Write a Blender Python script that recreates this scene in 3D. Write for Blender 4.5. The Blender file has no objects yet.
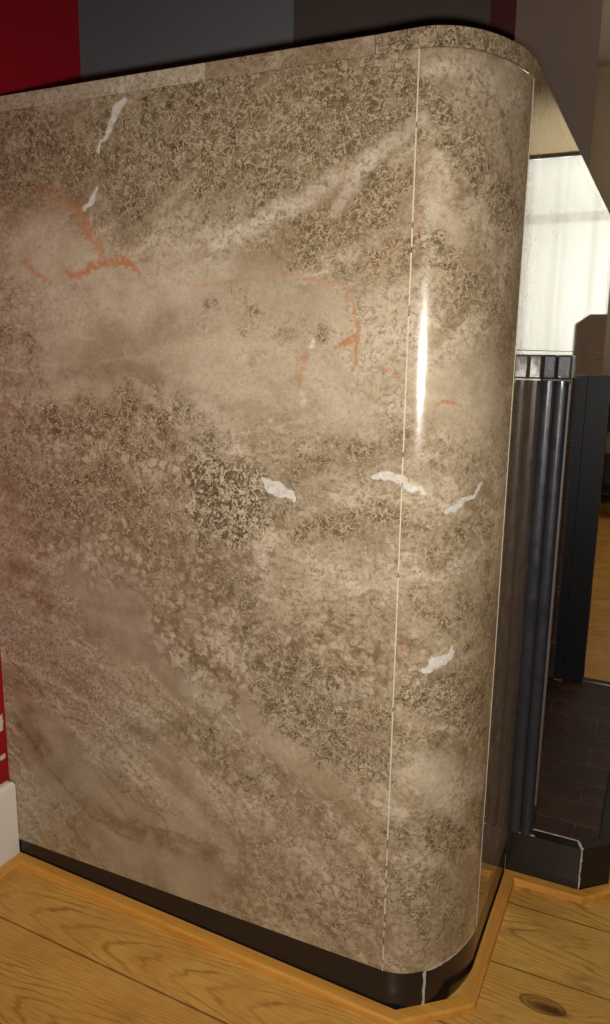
# Marble fireplace seen from its side, with hearth, chimney breast and the room beyond.
import bpy, bmesh, math, random
import numpy as np
from mathutils import Vector, Matrix

random.seed(4)
sc = bpy.context.scene
COL = sc.collection
PI = math.pi

# ------------------------------------------------------------------ helpers
def link(name, bm, mats, parent=None, smooth=False):
    me = bpy.data.meshes.new(name)
    bm.normal_update()
    bm.to_mesh(me); bm.free()
    for m in (mats if isinstance(mats, (list, tuple)) else [mats]):
        me.materials.append(m)
    if smooth:
        for p in me.polygons: p.use_smooth = True
    o = bpy.data.objects.new(name, me)
    COL.objects.link(o)
    if parent:
        o.parent = parent
        o.matrix_parent_inverse = Matrix.Translation(-Vector(parent.location))
    return o

def struct(name, bm, mats, parent=None):
    o = link(name, bm, mats, parent)
    if parent is None: o['kind'] = 'structure'
    return o

def thing(name, label, cat, loc, group=None):
    o = bpy.data.objects.new(name, None)
    COL.objects.link(o); o.location = loc
    o.empty_display_size = .1
    o['label'] = label; o['category'] = cat
    if group: o['group'] = group
    return o

def tag(o, label, cat, group=None):
    o['label'] = label; o['category'] = cat
    if group: o['group'] = group
    return o

def add_box(bm, x0, x1, y0, y1, z0, z1, mat=0, bevel=0.0, seg=2):
    vs = [bm.verts.new(p) for p in ((x0,y0,z0),(x1,y0,z0),(x1,y1,z0),(x0,y1,z0),
                                    (x0,y0,z1),(x1,y0,z1),(x1,y1,z1),(x0,y1,z1))]
    fs = [bm.faces.new([vs[i] for i in f]) for f in
          ((3,2,1,0),(4,5,6,7),(0,1,5,4),(1,2,6,5),(2,3,7,6),(3,0,4,7))]
    for f in fs: f.material_index = mat
    if bevel > 0:
        es = list({e for f in fs for e in f.edges})
        r = bmesh.ops.bevel(bm, geom=es, offset=bevel, segments=seg, profile=.5, affect='EDGES')
        for f in r['faces']: f.material_index = mat
    return vs

def box(*a, **k):
    bm = bmesh.new(); add_box(bm, *a, **k); return bm

def add_prism(bm, pts, z0, z1, mat=0, bevel=0.0):
    """pts: outline in x,y (counter-clockwise) extruded in z."""
    lo = [bm.verts.new((x, y, z0)) for x, y in pts]
    hi = [bm.verts.new((x, y, z1)) for x, y in pts]
    n = len(pts)
    fs = [bm.faces.new(lo[::-1]), bm.faces.new(hi)]
    for i in range(n):
        j = (i+1) % n
        fs.append(bm.faces.new((lo[i], lo[j], hi[j], hi[i])))
    for f in fs: f.material_index = mat
    if bevel > 0:
        es = list(fs[1].edges)
        bmesh.ops.bevel(bm, geom=es, offset=bevel, segments=2, profile=.5, affect='EDGES')
    return fs

def prism(pts, z0, z1, **k):
    bm = bmesh.new(); add_prism(bm, pts, z0, z1, **k); return bm

def add_tube(bm, p, q, r, n=14, mat=0):
    p, q = Vector(p), Vector(q)
    d = (q-p).normalized()
    a = d.orthogonal().normalized(); b = d.cross(a)
    A = [bm.verts.new(p + r*(math.cos(2*PI*i/n)*a + math.sin(2*PI*i/n)*b)) for i in range(n)]
    B = [bm.verts.new(q + r*(math.cos(2*PI*i/n)*a + math.sin(2*PI*i/n)*b)) for i in range(n)]
    for i in range(n):
        j = (i+1) % n
        bm.faces.new((A[i], A[j], B[j], B[i])).material_index = mat
    bm.faces.new(A[::-1]).material_index = mat
    bm.faces.new(B).material_index = mat

# ------------------------------------------------------------------ node materials
class NT:
    def __init__(s, name):
        s.m = bpy.data.materials.new(name); s.m.use_nodes = True
        s.t = s.m.node_tree; s.t.nodes.clear()
        s.out = s.t.nodes.new('ShaderNodeOutputMaterial')
    def n(s, typ, ins=None, **props):
        nd = s.t.nodes.new(typ)
        for k, v in props.items(): setattr(nd, k, v)
        for k, v in (ins or {}).items():
            sock = nd.inputs[k]
            if isinstance(v, bpy.types.NodeSocket): s.t.links.new(v, sock)
            else: sock.default_value = v
        return nd
    def math(s, op, a, b=0.0, c=0.0, clamp=False):
        return s.n('ShaderNodeMath', {0: a, 1: b, 2: c}, operation=op, use_clamp=clamp).outputs[0]
    def add(s, a, b): return s.math('ADD', a, b)
    def sub(s, a, b): return s.math('SUBTRACT', a, b)
    def mul(s, a, b): return s.math('MULTIPLY', a, b)
    def step(s, x, lo, hi, to0=0.0, to1=1.0):
        return s.n('ShaderNodeMapRange', {'Value': x, 'From Min': lo, 'From Max': hi, 'To Min': to0, 'To Max': to1},
                   interpolation_type='SMOOTHSTEP').outputs[0]
    def noise(s, vec, scale, detail=4., rough=.55, dist=0., out='Fac'):
        return s.n('ShaderNodeTexNoise', {'Vector': vec, 'Scale': scale, 'Detail': detail, 'Roughness': rough,
                                          'Distortion': dist}).outputs[out]
    def mix(s, fac, a, b, mode='MIX'):
        nd = s.n('ShaderNodeMix', data_type='RGBA', blend_type=mode)
        nd.clamp_factor = True
        for k, v in ((0, fac), (6, a), (7, b)):
            if isinstance(v, bpy.types.NodeSocket): s.t.links.new(v, nd.inputs[k])
            else: nd.inputs[k].default_value = v if k == 0 else (*v[:3], 1)
        return nd.outputs[2]
    def vmath(s, op, a, b, scale=None):
        nd = s.n('ShaderNodeVectorMath', operation=op)
        for k, v in ((0, a), (1, b)):
            if isinstance(v, bpy.types.NodeSocket): s.t.links.new(v, nd.inputs[k])
            elif v is not None: nd.inputs[k].default_value = v
        if scale is not None: nd.inputs['Scale'].default_value = scale
        return nd.outputs[0]
    def attr(s, name, out='Fac'):
        return s.n('ShaderNodeAttribute', attribute_name=name).outputs[out]
    def coords(s): return s.n('ShaderNodeTexCoord').outputs['Object']
    def geo(s): return s.n('ShaderNodeNewGeometry').outputs['Position']
    def bsdf(s, color, rough=.5, metal=0., ior=1.5, bump=None, bump_d=.001, bump_s=1., spec=.5, **kw):
        ins = {'Base Color': color if isinstance(color, bpy.types.NodeSocket) else (*color, 1),
               'Roughness': rough, 'Metallic': metal, 'IOR': ior, 'Specular IOR Level': spec}
        ins.update(kw)
        if bump is not None:
            ins['Normal'] = s.n('ShaderNodeBump', {'Height': bump, 'Distance': bump_d, 'Strength': bump_s}).outputs[0]
        b = s.n('ShaderNodeBsdfPrincipled', ins)
        s.t.links.new(b.outputs[0], s.out.inputs[0])
        return s.m

def plain(name, color, rough=.6, var=.08, scale=12., metal=0., bump=0., spec=.5, detail=4.):
    n = NT(name)
    p = n.geo()
    f = n.noise(p, scale, detail)
    c = n.mix(f, [v*(1-var) for v in color], [v*(1+var) for v in color])
    return n.bsdf(c, rough, metal, spec=spec, bump=n.noise(p, 60, 5) if bump else None, bump_d=bump or .001)

def marble_material():
    n = NT('polished_marble')
    P = n.attr('mco', 'Vector')
    S = n.attr('strata', 'Vector')
    dend, peb, fine = n.attr('dend'), n.attr('peb'), n.attr('fine')
    dark, lite, pink = n.attr('dark'), n.attr('lite'), n.attr('pink')
    ora, whi, crack = n.attr('ora'), n.attr('whi'), n.attr('crack')
    bold, rawness = n.attr('bold'), n.sub(1., n.mul(n.attr('smoo'), .93))
    wv = n.vmath('SUBTRACT', n.noise(P, 38, 3, out='Color'), (.5, .5, .5))
    Pw = n.vmath('ADD', P, n.vmath('SCALE', wv, None, .024))
    wv2 = n.vmath('SUBTRACT', n.noise(P, 120, 2, out='Color'), (.5, .5, .5))
    Pf = n.vmath('ADD', P, n.vmath('SCALE', wv2, None, .010))
    big = n.noise(Pw, 6, 7, .62)
    mid = n.noise(Pw, 30, 6, .65)
    grit = n.noise(Pf, 150, 6, .72)
    fin = n.noise(P, 420, 3, .6)
    wisp = n.noise(n.vmath('ADD', n.vmath('MULTIPLY', S, (7., 30., 1.)), n.vmath('SCALE', wv, None, 1.3)), 1., 6, .62)
    # base cloudiness
    c = n.mix(n.step(big, .32, .68), (.325, .245, .155), (.50, .40, .28))
    c = n.mix(n.mul(pink, .8), c, (.43, .345, .262))
    c = n.mix(n.mul(n.mul(n.step(wisp, .52, .62), .7), rawness), c, (.64, .53, .40))
    c = n.mix(n.mul(n.mul(n.step(wisp, .46, .36), .55), rawness), c, (.20, .13, .07))
    c = n.mix(n.mul(n.mul(lite, 1.7), n.step(mid, .25, .65, .1, 1.)), c, (.66, .55, .42))
    c = n.mix(n.mul(n.mul(dark, 1.3), n.step(mid, .25, .70, .15, 1.1)), c, (.150, .088, .040))
    c = n.mix(n.mul(n.step(grit, .50, .62, 0., .55), rawness), c, (.175, .118, .064))
    sq = n.math('ABSOLUTE', n.sub(n.noise(n.vmath('ADD', n.vmath('SCALE', P, None, 62.), n.vmath('SCALE', wv2, None, 1.0)), 1., 4, .62), .5))
    sqm = n.mul(n.step(mid, .40, .62), n.add(n.mul(rawness, .8), .1))
    c = n.mix(n.mul(n.mul(n.step(sq, .030, .004), sqm), .72), c, (.12, .075, .036))
    c = n.mix(n.mul(n.mul(n.step(sq, .10, .13), n.step(sq, .18, .14)), n.mul(sqm, .45)), c, (.68, .57, .43))
    c = n.mix(n.mul(n.step(grit, .44, .34, 0., .45), rawness), c, (.66, .54, .41))
    # pebbly fragments: light lumps with dark seams
    vt = n.n('ShaderNodeTexVoronoi', {'Vector': n.vmath('ADD', Pw, n.vmath('SCALE', wv2, None, .016)), 'Scale': 74.}, feature='F1')
    vor = vt.outputs['Distance']
    lum = n.n('ShaderNodeSeparateColor', {0: vt.outputs['Color']}).outputs[0]
    pm = n.mul(peb, n.step(lum, .25, .7))
    c = n.mix(n.mul(n.mul(pm, n.step(vor, .55, .25)), .8), c, (.58, .45, .33))
    c = n.mix(n.mul(n.mul(n.mul(peb, n.step(lum, .1, .5)), n.step(vor, .40, .68)), .8), c, (.135, .082, .038))
    # dendritic growth: brown ground threaded by pale worms
    patch = n.step(n.add(dend, n.mul(n.sub(mid, .5), 2.4)), .22, .85)
    patch = n.mul(patch, n.step(dend, .02, .25))
    c = n.mix(n.mul(patch, .42), c, (.20, .142, .075))
    w1 = n.noise(Pf, 105, 2.5, .5, .9)
    r1 = n.math('ABSOLUTE', n.sub(w1, .5))
    w2 = n.noise(Pf, 190, 2, .5, .6)
    r2 = n.math('ABSOLUTE', n.sub(w2, .5))
    keep = n.step(n.noise(P, 55, 4, .6), .36, .60, .25, 1.)
    cells = n.mul(n.step(r1, .012, .075), n.step(r2, .0, .05, .35, 1.))
    dk = n.mul(n.mul(patch, cells), keep)
    c = n.mix(n.mul(dk, n.step(big, .35, .65, .6, 1.)), c, (.078, .048, .020))
    thr = n.math('MAXIMUM', n.step(r1, .045, .004), n.mul(n.step(r2, .04, .0), .6))
    c = n.mix(n.mul(n.mul(patch, thr), .62), c, (.64, .52, .355))
    # bold coral-like cluster
    b1 = n.math('ABSOLUTE', n.sub(n.noise(Pf, 72, 3, .55, 1.2), .5))
    bp = n.mul(n.step(n.add(bold, n.mul(n.sub(mid, .5), 2.4)), .15, 1.), n.step(grit, .62, .42, .35, 1.))
    bp = n.mul(bp, n.step(bold, .02, .2))
    c = n.mix(n.mul(n.mul(bp, n.step(b1, .03, .085)), .9), c, (.075, .046, .022))
    c = n.mix(n.mul(n.mul(bp, n.step(b1, .055, .012)), .85), c, (.70, .58, .43))
    # fine speckle
    fsp = n.mul(fine, n.step(n.noise(Pf, 230, 3), .45, .62))
    c = n.mix(n.mul(fsp, .6), c, (.17, .105, .065))
    # scattered dark flecks everywhere
    sp = n.mul(n.step(n.noise(Pf, 170, 3), .54, .68), n.step(n.noise(Pw, 12, 4), .40, .66))
    c = n.mix(n.mul(n.mul(sp, .7), rawness), c, (.13, .08, .04))
    c = n.mix(n.step(fin, .3, .75, .0, .25), c, (.22, .15, .09))
    # cracks, orange iron veins, white quartz
    edge = n.step(n.noise(Pf, 110, 4), .3, .62)
    c = n.mix(n.mul(n.mul(crack, edge), .8), c, (.13, .075, .035))
    c = n.mix(n.mul(n.mul(ora, n.step(n.noise(Pf, 130, 4), .30, .55)), .85), c, (.47, .17, .065))
    q = n.step(n.add(whi, n.mul(n.sub(n.noise(Pf, 110, 5), .5), 1.6)), .12, 1.05)
    c = n.mix(n.mul(q, n.step(whi, 0., .8, .0, .95)), c, n.mix(n.step(grit, .35, .65), (.72, .69, .63), (.56, .52, .46)))
    hone = n.attr('hone')
    rough = n.add(n.mul(n.step(mid, .2, .8, .8, 1.4), n.mul(hone, .155)), .025)
    return n.bsdf(c, rough, ior=1.66, bump=n.noise(P, 9, 2), bump_d=.0005, bump_s=n.mul(hone, .3))

def wood_floor_material(ox=.1677, bw=.1445):
    n = NT('pine_floorboards')
    p = n.geo()
    s = n.n('ShaderNodeSeparateXYZ', {0: p})
    x, y = s.outputs[0], s.outputs[1]
    t = n.math('DIVIDE', n.sub(x, ox), bw)
    idx = n.math('FLOOR', t)
    fr = n.sub(t, idx)
    h = n.n('ShaderNodeTexWhiteNoise', {'W': idx}, noise_dimensions='1D').outputs['Value']
    # cathedral grain: stretched rings, centre differs per board
    cx = n.add(n.mul(h, .5), .25)
    lx = n.mul(n.sub(fr, cx), bw)
    yy = n.add(y, n.mul(h, 7.3))
    v = n.n('ShaderNodeCombineXYZ', {0: n.mul(lx, 1.0), 1: n.mul(yy, .13), 2: n.mul(h, 9.)}).outputs[0]
    wob = n.noise(v, 26, 3, .5)
    # knot at one place on the board in front of the hearth
    kx, ky = .1165, -.106
    kd = n.n('ShaderNodeVectorMath', {0: n.n('ShaderNodeCombineXYZ', {0: n.mul(n.sub(x, kx), 2.1), 1: n.sub(y, ky)}).outputs[0]},
             operation='LENGTH').outputs['Value']
    near = n.step(kd, .11, .02)
    ring = n.add(n.add(n.mul(y, 30.), n.mul(n.mul(lx, lx), 2600.)), n.add(n.mul(wob, 6.), n.mul(near, 3.)))
    g = n.math('PINGPONG', ring, 1.)
    line = n.step(g, .62, 1.)
    streak = n.noise(n.n('ShaderNodeCombineXYZ', {0: n.mul(x, 1.), 1: n.mul(y, .05), 2: h}).outputs[0], 420, 4, .6)
    cloud = n.noise(p, 9, 5)
    c = n.mix(h, (.72, .41, .09), (.80, .49, .12))
    c = n.mix(n.step(cloud, .35, .7, 0., .5), c, (.50, .235, .045))
    c = n.mix(n.mul(n.mul(line, n.step(n.noise(p, 11, 3), .35, .62, .12, .85)), .95), c, (.36, .15, .028))
    c = n.mix(n.step(streak, .42, .72, 0., .5), c, (.38, .175, .035))
    # wear marks
    wear = n.mul(n.step(n.noise(n.vmath('MULTIPLY', p, (1, .35, 1)), 24, 6, .7), .56, .72), .45)
    c = n.mix(wear, c, (.22, .10, .03))
    # knot
    kring = n.math('PINGPONG', n.add(n.mul(kd, 180.), n.mul(cloud, 3.)), 1.)
    c = n.mix(n.mul(n.step(kd, .036, .024), n.add(n.mul(kring, .35), .40)), c, (.15, .045, .012))
    c = n.mix(n.mul(n.step(n.n('ShaderNodeVectorMath', {0: n.n('ShaderNodeCombineXYZ', {0: n.mul(n.sub(x, kx-.004), 2.6), 1: n.mul(n.sub(y, ky-.012), .75)}).outputs[0]}, operation='LENGTH').outputs['Value'], .030, .006), .88), c, (.075, .020, .006))
    c = n.mix(n.mul(n.step(n.math('ABSOLUTE', n.sub(kd, .031)), .004, .001), .6), c, (.10, .035, .01))
    # gaps between boards
    e = n.math('MINIMUM', fr, n.sub(1., fr))
    gap = n.step(n.add(e, n.mul(n.sub(n.noise(p, 30, 3), .5), .012)), .016, .004)
    c = n.mix(n.mul(gap, .75), c, (.075, .032, .01))
    return n.bsdf(c, n.step(cloud, .3, .7, .30, .42), bump=n.sub(n.mul(streak, .25), gap), bump_d=.0012, bump_s=.5, spec=.4)

def wood_material(name, a, b, axis=1, rough=.4, scale=60., spec=.5):
    n = NT(name)
    p = n.geo()
    st = [1., 1., 1.]; st[axis] = .06
    v = n.vmath('MULTIPLY', p, tuple(st))
    g = n.noise(v, scale, 5, .6, .5)
    c = n.mix(n.step(g, .3, .7), a, b)
    c = n.mix(n.step(n.noise(v, scale*5, 3), .5, .75, 0., .35), c, [q*.5 for q in a])
    return n.bsdf(c, rough, bump=g, bump_d=.0006, bump_s=.4, spec=spec)

def brick_material():
    n = NT('dark_hearth_brick')
    p = n.geo()
    s = n.n('ShaderNodeSeparateXYZ', {0: p})
    v = n.n('ShaderNodeCombineXYZ', {0: s.outputs[1], 1: n.add(s.outputs[0], s.outputs[2]), 2: 0.}).outputs[0]
    v = n.vmath('ADD', v, n.vmath('SCALE', n.vmath('SUBTRACT', n.noise(p, 30, 3, out='Color'), (.5, .5, .5)), None, .006))
    b = n.n('ShaderNodeTexBrick', {'Vector': v, 'Color1': (.070, .030, .020, 1), 'Color2': (.042, .020, .015, 1), 'Mortar': (.12, .085, .07, 1),
                                   'Scale': 1., 'Mortar Size': .003, 'Mortar Smooth': .5, 'Bias': 0.,
                                   'Brick Width': .215, 'Row Height': .075})
    soot = n.noise(p, 16, 6, .65)
    c = n.mix(n.step(soot, .40, .60, .1, .9), b.outputs['Color'], (.035, .018, .014))
    c = n.mix(n.step(n.noise(p, 45, 5), .58, .75, 0., .45), c, (.15, .085, .06))
    return n.bsdf(c, .5, spec=.2, bump=n.add(n.mul(soot, .5), n.mul(b.outputs['Fac'], -1.)), bump_d=.002, bump_s=.6)

def black_material(name, rough=.22, tone=(.012, .011, .013), scratch=.06):
    n = NT(name)
    p = n.geo()
    f = n.noise(p, 90, 6, .7)
    c = n.mix(n.step(f, .62, .8, 0., scratch*8), tone, (.09, .08, .075))
    r = n.step(n.noise(p, 35, 5), .3, .7, rough*.8, rough*1.5)
    return n.bsdf(c, r, bump=f, bump_d=.0005, bump_s=.3)

def plaster(name, color, rough=.75, chips=None):
    n = NT(name)
    p = n.geo()
    f = n.noise(p, 5, 5)
    c = n.mix(f, [v*.9 for v in color], [v*1.08 for v in color])
    if chips:
        # flaked paint low on the wall beside the marble: lighter plaster shows through
        s = n.n('ShaderNodeSeparateXYZ', {0: p})
        x, z = s.outputs[0], s.outputs[2]
        w = n.mul(n.sub(n.noise(p, 70, 4), .5), .014)
        m = None
        for (cx, cz, hx, hz) in chips:
            dx = n.sub(n.math('ABSOLUTE', n.sub(x, cx)), hx)
            dz = n.sub(n.math('ABSOLUTE', n.sub(z, cz)), hz)
            k = n.step(n.add(n.math('MAXIMUM', dx, dz), w), .0015, -.0015)
            m = k if m is None else n.math('MAXIMUM', m, k)
        c = n.mix(m, c, (.62, .56, .47))
    return n.bsdf(c, rough, bump=n.noise(p, 120, 4), bump_d=.0006, bump_s=.3, spec=.3)

# ------------------------------------------------------------------ marble pattern strokes (metres on the unrolled face)
STROKES = [
    ('bold', 1.0, 0.4, [(0.3984, 0.7461, 0.0263), (0.3827, 0.7082, 0.0502), (0.3351, 0.6778, 0.0498), (0.3041, 0.6464, 0.0264)]),
    ('bold', 0.7, 0.7, [(0.6581, 0.8058, 0.0189), (0.6324, 0.7846, 0.022), (0.6469, 0.7688, 0.0159)]),
    ('bold', 0.6, 0.7, [(0.4886, 0.8204, 0.0147), (0.4638, 0.7936, 0.0177)]),
    ('bold', 0.45, 0.8, [(0.4076, 0.6918, 0.0899), (0.3432, 0.6559, 0.0667)]),
    ('bold', 0.35, 1.0, [(0.0914, 0.4722, 0.029), (0.0208, 0.4538, 0.0382)]),
    ('bold', 0.35, 1.0, [(0.1875, 0.3866, 0.0402), (0.1292, 0.3787, 0.0303)]),
    ('smoo', 1.0, 0.3, [(0.6212, 0.5533, 0.0273), (0.5654, 0.5053, 0.0578), (0.4832, 0.4553, 0.0572), (0.4219, 0.4037, 0.0268)]),
    ('smoo', 1.0, 0.5, [(0.7647, 0.3142, 0.0311), (0.6736, 0.2081, 0.0665), (0.5725, 0.1449, 0.0773), (0.4375, 0.0969, 0.0752)]),
    ('smoo', 0.8, 0.9, [(0.675, 1.0496, 0.0433), (0.5173, 0.9637, 0.0633), (0.3264, 0.9612, 0.0391), (0.2004, 0.9596, 0.0309)]),
    ('smoo', 0.7, 0.9, [(0.6291, 0.8944, 0.0753), (0.3883, 0.8713, 0.0694), (0.1982, 0.8635, 0.0515)]),
    ('smoo', 0.8, 0.8, [(0.0743, 1.0515, 0.0158), (0.05, 1.0306, 0.0179)]),
    ('smoo', 0.8, 0.8, [(0.0713, 0.8669, 0.0367), (-0.0013, 0.8428, 0.0453)]),
    ('smoo', 0.7, 0.8, [(0.03, 0.341, 0.0306), (0.0735, 0.3536, 0.0212)]),
    ('smoo', 0.8, 0.7, [(0.3447, 0.4197, 0.0227), (0.2795, 0.3571, 0.0227), (0.1856, 0.3044, 0.0255)]),
    ('smoo', 0.7, 0.8, [(0.4516, 0.2825, 0.0354), (0.3993, 0.1786, 0.0541), (0.3292, 0.1153, 0.045)]),
    ('dend', 0.85, 1.0, [(0.7613, 1.1784, 0.0778), (0.5943, 1.1575, 0.0603), (0.4777, 1.123, 0.0519)]),
    ('dend', 0.8, 1.0, [(0.5075, 1.1933, 0.0574), (0.3839, 1.1457, 0.0866), (0.3116, 1.1164, 0.0972)]),
    ('dend', 1.0, 0.9, [(0.3687, 1.1793, 0.0727), (0.244, 1.1777, 0.0689), (0.1206, 1.1904, 0.0485)]),
    ('dend', 0.95, 0.9, [(0.2428, 1.0942, 0.0536), (0.1664, 1.1269, 0.051), (0.1196, 1.1646, 0.0491)]),
    ('dend', 0.95, 0.9, [(0.2351, 1.0249, 0.0269), (0.1766, 1.0451, 0.0413), (0.1223, 1.0858, 0.0339)]),
    ('dend', 0.6, 1.0, [(0.163, 1.0163, 0.0356), (0.1009, 1.003, 0.0407)]),
    ('dend', 0.5, 1.0, [(0.3407, 1.0353, 0.0382), (0.2692, 1.0145, 0.0311)]),
    ('dend', 0.45, 1.0, [(0.3716, 0.9491, 0.0267), (0.2971, 0.9238, 0.0393), (0.2404, 0.9239, 0.0319)]),
    ('dend', 0.5, 1.0, [(0.7447, 0.9226, 0.0543), (0.6969, 0.8935, 0.054)]),
    ('dend', -0.7, 1.0, [(0.3631, 1.0301, 0.0129), (0.256, 1.0722, 0.0169), (0.1783, 1.1061, 0.0138), (0.096, 1.1519, 0.011)]),
    ('dend', -0.6, 1.0, [(0.2026, 1.0577, 0.0107), (0.1537, 1.115, 0.0136), (0.1362, 1.1348, 0.0111)]),
    ('dend', -0.5, 1.0, [(0.7135, 1.0513, 0.0585), (0.4977, 1.0291, 0.0544), (0.4179, 0.9753, 0.0538)]),
    ('dend', 0.9, 0.9, [(0.0798, 1.1663, 0.015), (0.0621, 1.1411, 0.0238), (0.0358, 1.1171, 0.0243)]),
    ('dend', 0.9, 0.9, [(0.0349, 1.1067, 0.0222), (-0.0159, 1.0805, 0.0259), (-0.0472, 1.0566, 0.0264)]),
    ('dend', 0.55, 1.0, [(-0.0159, 1.1723, 0.0156), (-0.0662, 1.1722, 0.0163)]),
    ('dend', 0.8, 1.0, [(0.0667, 1.0082, 0.0285), (0.0327, 0.9707, 0.0354), (-0.0315, 0.9507, 0.0273)]),
    ('dend', 0.5, 1.0, [(-0.0343, 1.0207, 0.0229), (-0.0546, 0.9756, 0.025)]),
    ('dend', 0.5, 1.0, [(0.075, 1.1815, 0.0127), (0.0415, 1.1988, 0.0099)]),
    ('dend', 0.75, 1.0, [(0.7295, 0.7406, 0.0496), (0.6377, 0.7619, 0.0476), (0.5073, 0.7842, 0.0526)]),
    ('dend', 0.7, 1.0, [(0.5774, 0.8239, 0.0304), (0.4721, 0.8002, 0.0368), (0.3898, 0.777, 0.0504)]),
    ('dend', 0.75, 1.0, [(0.684, 0.6657, 0.0669), (0.5294, 0.6803, 0.0709), (0.4081, 0.6631, 0.0606)]),
    ('dend', 1.0, 0.5, [(0.3986, 0.7349, 0.0441), (0.3667, 0.7027, 0.0617), (0.3195, 0.6725, 0.0555)]),
    ('dend', 0.6, 1.0, [(0.461, 0.598, 0.0475), (0.3597, 0.5967, 0.0611), (0.304, 0.5757, 0.0377)]),
    ('dend', 0.6, 1.0, [(0.2523, 0.7463, 0.0207), (0.1826, 0.7771, 0.0291), (0.1108, 0.7941, 0.023)]),
    ('dend', 0.75, 0.9, [(0.2366, 0.6543, 0.0199), (0.1664, 0.6822, 0.0246), (0.1071, 0.7014, 0.0238)]),
    ('dend', 0.5, 1.0, [(0.2377, 0.7343, 0.0276), (0.2664, 0.6917, 0.0355)]),
    ('dend', 0.5, 1.0, [(0.22, 0.532, 0.0267), (0.1494, 0.5714, 0.0255)]),
    ('dend', 0.75, 1.0, [(0.2802, 0.4778, 0.0387), (0.189, 0.4521, 0.0377), (0.1099, 0.4264, 0.0325)]),
    ('dend', 0.85, 0.9, [(0.2799, 0.4181, 0.0348), (0.1875, 0.3866, 0.0464), (0.1217, 0.366, 0.0395)]),
    ('dend', 0.5, 1.0, [(0.3966, 0.3452, 0.0374), (0.3286, 0.2977, 0.0421), (0.2469, 0.272, 0.0363), (0.1698, 0.2706, 0.0353)]),
    ('dend', 0.55, 1.0, [(0.3277, 0.5576, 0.0306), (0.2803, 0.5071, 0.0337), (0.2568, 0.4676, 0.0277)]),
    ('dend', 0.5, 1.0, [(0.1843, 0.243, 0.0489), (0.1228, 0.1843, 0.0488), (0.1656, 0.1054, 0.051)]),
    ('dend', 0.4, 1.0, [(0.2786, 0.1985, 0.0343), (0.2949, 0.0929, 0.043)]),
    ('fine', 0.9, 0.7, [(0.7639, 0.4564, 0.0407), (0.682, 0.4017, 0.0587), (0.5931, 0.3424, 0.0619), (0.526, 0.3065, 0.0396)]),
    ('fine', 0.7, 0.8, [(0.6542, 0.5077, 0.035), (0.5775, 0.4545, 0.0348)]),
    ('fine', 0.6, 0.8, [(0.7772, 0.5572, 0.0538), (0.6488, 0.5899, 0.0509)]),
    ('dend', 0.6, 1.0, [(0.1004, 0.6958, 0.0185), (0.0491, 0.6718, 0.0294), (-0.041, 0.6804, 0.0301)]),
    ('dend', 0.65, 1.0, [(0.0835, 0.5943, 0.0193), (0.0282, 0.5652, 0.0351), (-0.0558, 0.5748, 0.0322)]),
    ('dend', 0.9, 0.9, [(0.091, 0.4584, 0.0257), (0.0372, 0.457, 0.0409), (-0.0587, 0.4443, 0.037)]),
    ('dend', 0.6, 1.0, [(0.0885, 0.4025, 0.0179), (0.0336, 0.3998, 0.0209)]),
    ('dend', 0.85, 0.9, [(0.0906, 0.2782, 0.0244), (0.0415, 0.2619, 0.0346), (-0.0546, 0.2388, 0.0402)]),
    ('dend', 0.6, 1.0, [(0.052, 0.1798, 0.0648), (-0.0039, 0.1123, 0.0591)]),
    ('dend', 0.5, 1.0, [(-0.0106, 0.5303, 0.0261), (-0.0478, 0.632, 0.0257)]),
    ('dend', 0.35, 1.0, [(0.0791, 0.7715, 0.0256), (-0.0085, 0.7683, 0.0263)]),
    ('peb', 0.9, 1.0, [(0.6761, 0.7747, 0.0641), (0.562, 0.7665, 0.0694), (0.4227, 0.7611, 0.0587)]),
    ('peb', 0.8, 1.0, [(0.6457, 0.6379, 0.0834), (0.4601, 0.628, 0.0783), (0.3277, 0.5722, 0.0609)]),
    ('peb', 0.9, 1.0, [(0.3438, 0.5552, 0.0462), (0.2803, 0.4925, 0.0539), (0.189, 0.4521, 0.0604)]),
    ('peb', 0.8, 1.0, [(0.4283, 0.5118, 0.0647), (0.3446, 0.4351, 0.0484)]),
    ('peb', 0.6, 1.0, [(0.4143, 0.3411, 0.0428), (0.3119, 0.286, 0.0505), (0.1998, 0.2541, 0.049)]),
    ('peb', 0.7, 1.0, [(0.1906, 0.523, 0.0441), (0.1325, 0.4779, 0.0438)]),
    ('peb', 0.8, 1.0, [(0.0935, 0.5266, 0.0284), (0.0372, 0.457, 0.0511), (-0.0489, 0.4033, 0.0467)]),
    ('peb', 0.7, 1.0, [(0.2783, 0.1324, 0.0702), (0.1514, 0.1429, 0.0668), (0.0529, 0.1954, 0.0644)]),
    ('peb', 0.5, 1.0, [(0.0475, 0.646, 0.0405), (-0.0132, 0.717, 0.0286)]),
    ('dark', 0.55, 1.0, [(0.7626, 1.1648, 0.064), (0.6128, 1.1461, 0.061), (0.4947, 1.1055, 0.0461)]),
    ('dark', 0.35, 1.0, [(0.4918, 1.1795, 0.051), (0.3116, 1.1622, 0.0715), (0.1204, 1.1853, 0.0433)]),
    ('dark', 0.25, 1.0, [(0.2421, 1.0426, 0.0487), (0.1161, 1.08, 0.0452)]),
    ('dark', 0.55, 1.0, [(0.5874, 0.8089, 0.0276), (0.5065, 0.8055, 0.0268), (0.4475, 0.7735, 0.0221)]),
    ('dark', 0.5, 1.0, [(0.7453, 0.676, 0.0425), (0.6457, 0.6379, 0.05), (0.5471, 0.6936, 0.0473)]),
    ('dark', 0.45, 1.0, [(0.5137, 0.6217, 0.048), (0.3925, 0.6069, 0.0462)]),
    ('dark', 0.6, 0.9, [(0.3825, 0.7223, 0.0382), (0.3273, 0.6786, 0.0438)]),
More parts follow.
